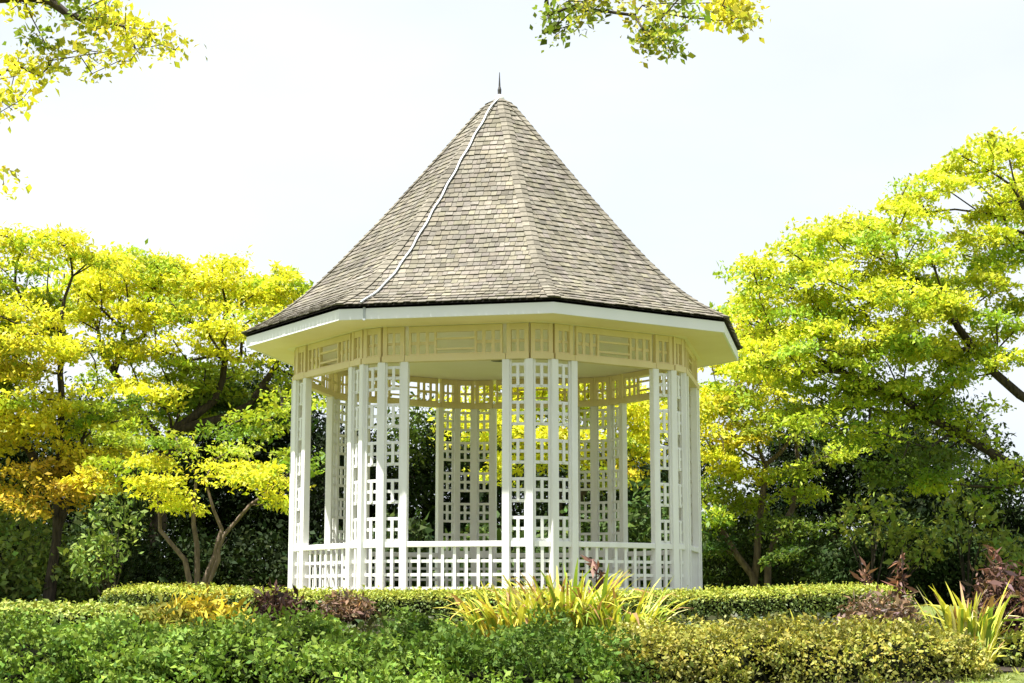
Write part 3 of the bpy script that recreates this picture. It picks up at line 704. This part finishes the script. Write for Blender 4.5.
# ------------------------------------------------------------------ hedges and beds
def make_hedge(name, label, path, width, height, leaf, dens, top_col, side_col, seed, leafm='hedge_leaf', rough=.03, round_=.35, lump=.0, up=.45, tuft=0, loose=.82, tn=130, cat='hedge', end_round=True, lumpf=1.0, aspect=.55, group=None, core=.84):
    """clipped hedge swept along path [(x,y)...]; leaves sit on a rounded box over a near-black core painted as inner shade"""
    r = np.random.default_rng(seed)
    path = np.array(path, float); q_ = np.linspace(0, 1, 161); kk = np.linspace(0, 1, len(path))
    sm = np.stack([np.interp(q_, kk, path[:, i]) for i in (0, 1)], 1); ke = np.ones(41) / 41
    path = np.stack([np.convolve(np.pad(sm[:, i], 20, mode='reflect', reflect_type='odd'), ke, 'valid') for i in (0, 1)], 1); seg = np.linalg.norm(np.diff(path, axis=0), axis=1); cum = np.concatenate([[0], np.cumsum(seg)]); Lg = cum[-1]
    def pos(s): return np.stack([np.interp(s, cum, path[:, 0]), np.interp(s, cum, path[:, 1])], -1)
    def frame(s):
        a = pos(np.clip(s - .05, 0, Lg)); b = pos(np.clip(s + .05, 0, Lg)); t = b - a; t = t / np.linalg.norm(t, axis=-1, keepdims=True)
        return t, np.stack([-t[..., 1], t[..., 0]], -1)
    hf = height if callable(height) else (lambda s: height + 0 * s)
    ex = 2 / round_ if round_ > 0 else 8
    def surf(s, th, k=1.0):
        # th 0..pi across the section (superellipse), shrinks at the ends
        e = np.clip(np.minimum(s, Lg - s) / (width * .5), 0, 1) if end_round else np.ones_like(s)
        er = (1 - (1 - e) ** 2.6) ** (1 / 2.6)
        H = hf(s)
        lm = 1 + lump * (np.sin(s * 2.1 * lumpf + seed) * .6 + np.sin(s * 4.7 * lumpf + th * 2 + seed) * .5 + np.sin(s * 9.1 * lumpf + th * 3.3) * .3)
        cx, cz = np.cos(th), np.sin(th)
        p = 2 / ex if ex > 2 else .8
        w = np.sign(cx) * np.abs(cx) ** p * width / 2 * (.35 + .65 * er) * (.5 + .5 * lm) * k
        z = np.abs(cz) ** p * H * lm * (.25 + .75 * er) * k
        t, nn = frame(s); xy = pos(s) + nn * w[..., None]
        pz = gz(xy[..., 0], xy[..., 1])
        c = pos(s); pc = gz(c[..., 0], c[..., 1])
        h_ = np.clip(z / (H + 1e-6), 0, 1); return np.concatenate([xy, (pz * (1 - h_) + (.4 * pz + .6 * pc) * h_ + z)[..., None]], -1)
    # core
    ns, nt_ = int(Lg / .25) + 2, 15
    S, T = np.meshgrid(np.linspace(0.02, Lg - .02, ns), np.linspace(0, pi, nt_), indexing='ij')
    cv = surf(S, T, core).reshape(-1, 3)
    mb = MB(); fs = [(i * nt_ + j, (i + 1) * nt_ + j, (i + 1) * nt_ + j + 1, i * nt_ + j + 1) for i in range(ns - 1) for j in range(nt_ - 1)]
    fs += [tuple(range(nt_)), tuple(range((ns - 1) * nt_, ns * nt_))[::-1]]
    mb.add(cv, fs, (.02, .02, .01))
    n = int(dens * Lg * (width + 2 * (height if not callable(height) else float(np.mean(hf(np.linspace(0, Lg, 20)))))))
    s = r.uniform(0, Lg, n)
    # sample th uniformly by arc length of the section
    tg = np.linspace(0, pi, 200); sec = surf(np.full(200, Lg / 2), tg); al = np.concatenate([[0], np.cumsum(np.linalg.norm(np.diff(sec, axis=0), axis=1))])
    th = np.interp(r.uniform(0, al[-1], n), al, tg)
    P = surf(s, th, 1 - np.abs(r.normal(0, rough * 1.2, n))); d1 = surf(s, np.clip(th + .02, 0, pi)) - surf(s, np.clip(th - .02, 0, pi))
    t, nn = frame(s); t3 = np.c_[t, np.zeros(n)]
    nr = np.cross(d1, t3); nr /= (np.linalg.norm(nr, axis=1, keepdims=True) + 1e-9)
    ce = np.c_[pos(s), gz(pos(s)[:, 0], pos(s)[:, 1]) + .2]
    fl = np.sign(np.sum(nr * (P - ce), 1)); nr *= fl[:, None]
    P = P + nr * (r.normal(0, rough, n) - rough * .8)[:, None]
    if tuft:                                    # loose growth: leaves gather in tufts with dark gaps between
        m_ = int(n / tn); ci = r.integers(0, n, m_); cen = P[ci] - nr[ci] * tuft * .25; asg = r.integers(0, m_, n); szs = r.uniform(.6, 1.35, m_)[asg]
        g = r.normal(0, 1, (n, 3)); g[:, 2] += .25; g /= np.linalg.norm(g, axis=1, keepdims=True)
        keep = r.random(n) < loose
        Pt = cen[asg] + g * (tuft * szs * r.uniform(.55, 1.05, n))[:, None] * np.array([1, 1, .85])
        P = np.where(keep[:, None], Pt, P); nr = np.where(keep[:, None], g * .7 + nr[ci][asg] * .3, nr)
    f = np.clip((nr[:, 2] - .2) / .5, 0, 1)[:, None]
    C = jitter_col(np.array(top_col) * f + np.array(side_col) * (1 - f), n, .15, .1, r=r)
    o = quads_mesh(name, leaf_quads(P, leaf, up=up, dirs=nr, r=r, aspect=aspect), C, [M[leafm], M['core']], None, mb)
    tag(o, label, cat, group)
    return o
def xat(px, Y): return (px - 512) / FPX * Y
# upper clipped hedge, gently curved in front of the bandstand
arc = [(xat(px, y), y) for px, y in ((124, 25.2), (165, 24.6), (250, 24.0), (380, 23.4), (512, 23.2), (640, 23.4), (760, 23.9), (850, 24.7), (890, 25.2))]
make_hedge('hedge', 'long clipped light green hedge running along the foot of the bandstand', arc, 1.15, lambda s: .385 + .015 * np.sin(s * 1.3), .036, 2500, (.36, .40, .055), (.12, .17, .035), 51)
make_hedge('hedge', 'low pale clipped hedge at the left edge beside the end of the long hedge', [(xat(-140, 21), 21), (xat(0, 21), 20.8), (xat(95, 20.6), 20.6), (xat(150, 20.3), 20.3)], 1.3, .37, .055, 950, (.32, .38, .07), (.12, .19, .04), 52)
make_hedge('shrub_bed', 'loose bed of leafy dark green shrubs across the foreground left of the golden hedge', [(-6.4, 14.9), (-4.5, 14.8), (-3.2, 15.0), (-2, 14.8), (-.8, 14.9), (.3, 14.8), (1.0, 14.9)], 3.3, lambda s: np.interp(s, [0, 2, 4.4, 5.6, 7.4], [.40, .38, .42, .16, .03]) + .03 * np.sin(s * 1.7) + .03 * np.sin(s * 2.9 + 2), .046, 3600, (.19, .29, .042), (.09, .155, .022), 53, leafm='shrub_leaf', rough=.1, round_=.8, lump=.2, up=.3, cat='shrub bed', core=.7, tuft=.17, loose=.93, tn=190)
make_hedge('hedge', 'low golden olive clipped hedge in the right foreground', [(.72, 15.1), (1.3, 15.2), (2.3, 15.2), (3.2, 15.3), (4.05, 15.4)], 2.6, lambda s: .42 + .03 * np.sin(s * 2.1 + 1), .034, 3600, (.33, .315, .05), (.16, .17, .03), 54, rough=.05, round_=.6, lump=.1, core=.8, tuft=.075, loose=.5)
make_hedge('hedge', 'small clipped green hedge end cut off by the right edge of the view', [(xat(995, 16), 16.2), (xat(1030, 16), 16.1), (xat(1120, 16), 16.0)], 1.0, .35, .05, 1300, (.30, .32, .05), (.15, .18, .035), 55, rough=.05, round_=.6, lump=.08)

# ------------------------------------------------------------------ strap-leaved and coloured plants
def make_strap(name, label, x, y, n, ln, wd, cols, seed, spread=.9, cat='plant', group=None, rad=.15, droop=.5):
    r = np.random.default_rng(seed); VV, CC = [], []
    z0 = float(gz(x, y)); c0 = np.array([x, y, z0])
    for i in range(n):
        a = r.uniform(0, 2 * pi); b = c0 + np.array([cos(a), sin(a), 0]) * rad * math.sqrt(r.uniform(0, 1)) * np.array([1.6, 1, 1])
        a2 = a + r.normal(0, .5); d = np.array([cos(a2), sin(a2), 0])
        L_ = ln * r.uniform(.6, 1.15); el = r.uniform(.25, 1.0) * spread; w = wd * r.uniform(.7, 1.3)
        side = np.array([-d[1], d[0], 0]); c = np.array(cols[r.integers(len(cols))]) * r.normal(1, .12)
        stripe = np.array(cols[0]) if r.random() < .5 else c
        K = 7; pts = []
        p = b.copy(); e = el * .35
        dr = droop * r.uniform(.4, 1.6)
        kb = r.integers(3, 6) if r.random() < .35 else 99
        for k in range(K + 1):
            pts.append(p.copy()); e2 = e + (.8 if k > kb else 0) + (dr * (k / K) ** 1.6) * 1.6
            p = p + (d * sin(e2) + UP * cos(e2)) * L_ / K
        tw = r.normal(0, .5); brown = r.random() < .25
        sd_ = side * cos(tw) + UP * sin(tw) * .5
        for k in range(K):
            w0 = w * (.55 + .9 * k / K) * (1 if k < 4 else max(1 - ((k - 3.5) / (K - 3.4)) ** 1.5, .08)); k1 = k + 1
            w1 = w * (.55 + .9 * k1 / K) * (1 if k1 < 4 else max(1 - ((k1 - 3.5) / (K - 3.4)) ** 1.5, .05))
            lift = UP * .12
            A0, A1 = pts[k], pts[k1]
            VV.append([A0, A0 + (sd_ + lift) * w0 * .5, A1 + (sd_ + lift) * w1 * .5, A1]); CC.append(c)
            if brown and k >= 5: CC[-1] = np.array((.34, .2, .08)); stripe = CC[-1]
            VV.append([A0, A1, A1 + (-sd_ + lift) * w1 * .5, A0 + (-sd_ + lift) * w0 * .5]); CC.append(stripe * r.normal(1, .05))
    o = quads_mesh(name, np.array(VV), np.clip(np.array(CC), .003, .9), [M['strap_leaf']])
    tag(o, label, cat, group); return o
SY = (.60, .58, .08); SG = (.26, .38, .05); SO = (.58, .44, .07); SP_ = (.68, .64, .28)
gs = 'yellow strap-leaved plants in the beds'
make_strap('strap_leaved_plant', 'left clump of yellow strap-leaved plants in front of the bandstand', xat(515, 17.1), 17.1, 200, .78, .042, [SY, SG, SG, SO], 61, .9, group=gs, rad=.28, droop=.8)
make_strap('strap_leaved_plant', 'tallest middle clump of yellow strap-leaved plants in front of the bandstand', xat(565, 17.2), 17.2, 230, .95, .044, [SY, SG, SY, SP_], 62, .85, group=gs, rad=.26, droop=.7)
make_strap('strap_leaved_plant', 'right clump of yellow strap-leaved plants, leaves arching over the golden hedge', xat(614, 17), 17.0, 180, .8, .042, [SY, SG, SP_, SG], 63, .95, group=gs, rad=.26, droop=.8)
make_strap('strap_leaved_plant', 'bright yellow strap-leaved plant at the right end of the golden hedge', xat(962, 16.1), 16.1, 95, .78, .044, [SY, SP_, SG, SY], 64, .95, group=gs, rad=.16, droop=.5)
make_strap('strap_leaved_plant', 'small low yellow strap-leaved plant by the lawn at the bottom right', xat(972, 15.2), 15.2, 46, .36, .032, [SY, SP_, SG], 65, 1.1, group=gs, rad=.05)
make_strap('strap_leaved_plant', 'tiny yellow strap-leaved tuft poking up behind the golden hedge', xat(795, 17.4), 17.4, 14, .5, .035, [SY, SG], 66, .5, group=gs, rad=.05)
def small_shrub(name, label, px, py, Y, rx, ry, colr, leaf, n, seed, group=None, cat='plant'):
    return make_shrub(name, label, cat, [(px, py, rx, ry, 0, .35), (px + rx * .5, py + ry * .3, rx * .6, ry * .7, -.1, .3)], Y, colr, leaf, n, seed, up=.25, group=group, shell=.35, aspect=.3)
small_shrub('croton', 'yellow and orange leaved croton in front of the left end of the long hedge', 200, 616, 20.5, 44, 26, (.46, .38, .04), .11, 700, 71)
small_shrub('croton', 'green and orange leaved croton beside the yellow croton at the left', 165, 622, 20.3, 28, 22, (.22, .22, .03), .11, 380, 72)
small_shrub('red_leaved_shrub', 'dark purple-brown leaved shrub against the long hedge left of the bandstand', 276, 606, 21.5, 26, 20, (.07, .04, .03), .10, 500, 73)
small_shrub('red_leaved_shrub', 'reddish brown leaved shrub against the long hedge below the bandstand\'s left corner', 345, 606, 21.8, 26, 14, (.20, .13, .08), .08, 700, 74)
small_shrub('red_leaved_shrub', 'pinkish brown leaved shrub covering the right end of the long hedge', 880, 615, 20.5, 40, 24, (.25, .17, .115), .08, 1100, 75)
small_shrub('red_leaved_shrub', 'tall dark red leaved shrub at the right edge behind the bright yellow strap plant', 1003, 600, 20, 36, 38, (.14, .08, .06), .1, 1100, 76)
def red_spike(label, px, y0, y1, Y, seed):
    r = np.random.default_rng(seed); b = at(px, y0, Y); b[2] = gz(b[0], b[1]); t = at(px + 4, y1, Y)
    root = empty('red_cordyline', tuple(b)); tag(root, label, 'plant', 'thin red-leaved upright plants')
    mb = MB(); mb.tube([b - UP * .05, (b + t) / 2 + np.array([.03, 0, 0]), t], [.014, .011, .006], 5); mb.build('stem', M['bark'], root)
    P = b + (t - b) * r.uniform(.35, 1, 70)[:, None] + r.normal(0, .035, (70, 3))
    quads_mesh('foliage', leaf_quads(P, .15, up=.1, r=r, aspect=.25), jitter_col((.2, .1, .07), 70, .25, r=r), [M['strap_leaf']], root)
red_spike('thin upright red-leaved plant standing before the bandstand\'s right railing', 592, 600, 562, 20.8, 81)
red_spike('thin upright red-leaved plant behind the pinkish shrub at the hedge\'s right end', 898, 600, 558, 22.5, 82)
red_spike('short red-leaved plant just above the right end of the long hedge', 862, 600, 572, 25.9, 83)
red_spike('tall leaning red-leaved plant rising above the dark red shrub at the right edge', 990, 600, 552, 20.6, 84)

# added low ground cover, dark leaves standing in for shade between the hedges
r = np.random.default_rng(90); n = 26000
P = np.stack([r.uniform(-9, 9, n), r.uniform(16.2, 22.9, n), np.zeros(n)], 1); P[:, 2] = gz(P[:, 0], P[:, 1]) + .02 + r.uniform(0, .07, n)
tag(quads_mesh('added_ground_cover', leaf_quads(P, .08, up=.35, r=r), jitter_col((.06, .075, .02), n, .3, .2, r=r), [M['hedge_leaf']]), 'low ground cover added on the soil, dark green for the shade between the hedges', 'ground cover', kind='stuff')

# lawn blades at the bottom right
r = np.random.default_rng(91); n = 9000
P = np.stack([r.uniform(2.2, 9, n), r.uniform(12.2, 15.3, n), np.zeros(n)], 1); P[:, 2] = gz(P[:, 0], P[:, 1])
Q = leaf_quads(P, .06, up=.05, r=r, aspect=.18)
Q[:, :, 2] = np.maximum(Q[:, :, 2], P[:, None, 2] - .005)
tag(quads_mesh('lawn_grass', Q, jitter_col((.24, .28, .06), n, .2, r=r), [M['hedge_leaf']]), 'short pale sunlit lawn grass at the bottom right corner', 'grass', kind='stuff')

# ------------------------------------------------------------------ near tree whose branches hang into the top of the view
def near_tree():
    r = np.random.default_rng(101); Yd = 14.0
    tb = np.array([-7.6, 12.5, float(gz(-7.6, 12.5)) - .1])
    nodes = [tb]; par = [-1]; minr = [.26]
    def path(pts, r0, r1, start):
        last = start; prev = nodes[start]
        for j, q in enumerate(pts):
            q = np.array(q, float); k = max(2, int(np.linalg.norm(q - prev) / .5))
            for a in range(1, k + 1):
                u = a / k; nodes.append(prev + (q - prev) * u + (r.normal(0, .03, 3) if a < k else 0)); par.append(last); last = len(nodes) - 1
                f = (j + u) / len(pts); minr.append(r0 + (r1 - r0) * f)
            prev = q
        return last
    top = path([(-7.5, 12.6, 3.0), (-7.2, 12.8, 5.5)], .26, .17, 0)
    pA = at(30, -4, Yd)
    path([(-5.9, 13.6, 6.6), tuple(pA), tuple(at(70, 16, Yd)), tuple(at(125, 27, Yd))], .09, .012, top)
    path([(-6.2, 12.6, 7.2), (-3.5, 13, 7.6), (-1, 13.6, 7.5), tuple(at(600, -45, Yd)), tuple(at(740, -40, Yd))], .12, .02, top)
    path([(-5.6, 13.4, 5.6), tuple(at(-50, 90, Yd)), tuple(at(-6, 120, Yd))], .06, .012, top)
    path([(-7.6, 12.2, 7.5), (-8.2, 11.8, 9.2)], .14, .05, top)
    T, Cc, Pd = [], [], []
    def sprig(px, py, k, sx, sy, c, pad=.16):
        for _ in range(k):
            T.append(at(px + r.normal(0, sx), py + r.normal(0, sy), Yd + r.normal(0, .25))); Cc.append(c); Pd.append(pad)
    yl, gn, ol = (.72, .66, .06), (.22, .29, .04), (.46, .46, .06)
    for a in [(20, 5, 6, 16, 8, yl), (60, -5, 5, 20, 8, gn), (85, 8, 8, 14, 7, gn), (115, 8, 8, 10, 10, yl), (145, 30, 6, 12, 6, yl), (135, 45, 4, 7, 5, yl), (160, 38, 3, 6, 5, ol), (178, 50, 2, 2, 3, yl),
              (50, 60, 6, 8, 8, ol), (35, 42, 3, 8, 4, gn), (95, 30, 3, 8, 5, ol), (105, 53, 4, 14, 3, ol), (120, 62, 3, 10, 3, yl), (92, 73, 1, 2, 2, ol), (12, 62, 3, 8, 4, yl), (15, 80, 5, 12, 8, yl), (5, 105, 6, 9, 10, yl), (20, 72, 3, 10, 5, yl), (2, 182, 3, 5, 6, yl),
              (565, 12, 7, 12, 10, gn), (580, 8, 6, 9, 8, ol), (555, 25, 4, 8, 7, gn), (615, 2, 3, 8, 4, ol), (650, 28, 7, 9, 10, ol), (660, 35, 7, 8, 9, gn), (665, 52, 2, 4, 5, gn), (640, 10, 3, 8, 5, ol), (690, 2, 5, 8, 6, gn), (735, 8, 12, 11, 9, yl), (745, 15, 5, 10, 6, ol), (725, 2, 5, 10, 5, yl)]:
        sprig(*a)
    for _ in range(60):
        T.append(np.array([-7.8 + r.normal(0, 1.3), 11.6 + r.normal(0, 1.2), 9.2 + r.normal(0, .7)])); Cc.append(yl); Pd.append(.5)
    for _ in range(26):
        T.append(np.array([r.uniform(-4.5, 2.4), 13.4 + r.normal(0, .4), 7.7 + abs(r.normal(0, .25))])); Cc.append(ol); Pd.append(.35)
    A, pr, rad, mr = grow(nodes, par, minr, np.array(T), r, bf=.15, step=.25, tip=.004)
    root = empty('overhanging_tree', tuple(tb + np.array([0, 0, .1])))
    tag(root, 'near tree whose yellow-green leafy branch tips hang into the top of the view', 'tree')
    skeleton_mesh(A, pr, rad, mr, 7).build('trunk', M['bark'], root, smooth=True)
    VV, CC = [], []
    for t, c, pd in zip(T, Cc, Pd):
        k = int(27 * (1 if pd < .2 else 3)); P = t + r.normal(0, 1, (k, 3)) * np.array([pd * .5, pd * .5, pd * .32])
        VV.append(leaf_quads(P, .058, up=.35, r=r, aspect=.6)); CC.append(jitter_col(np.array(c) * r.normal(1, .12), k, .2, r=r))
    quads_mesh('crown', np.vstack(VV), np.vstack(CC), [M['leaf']], root)
near_tree()
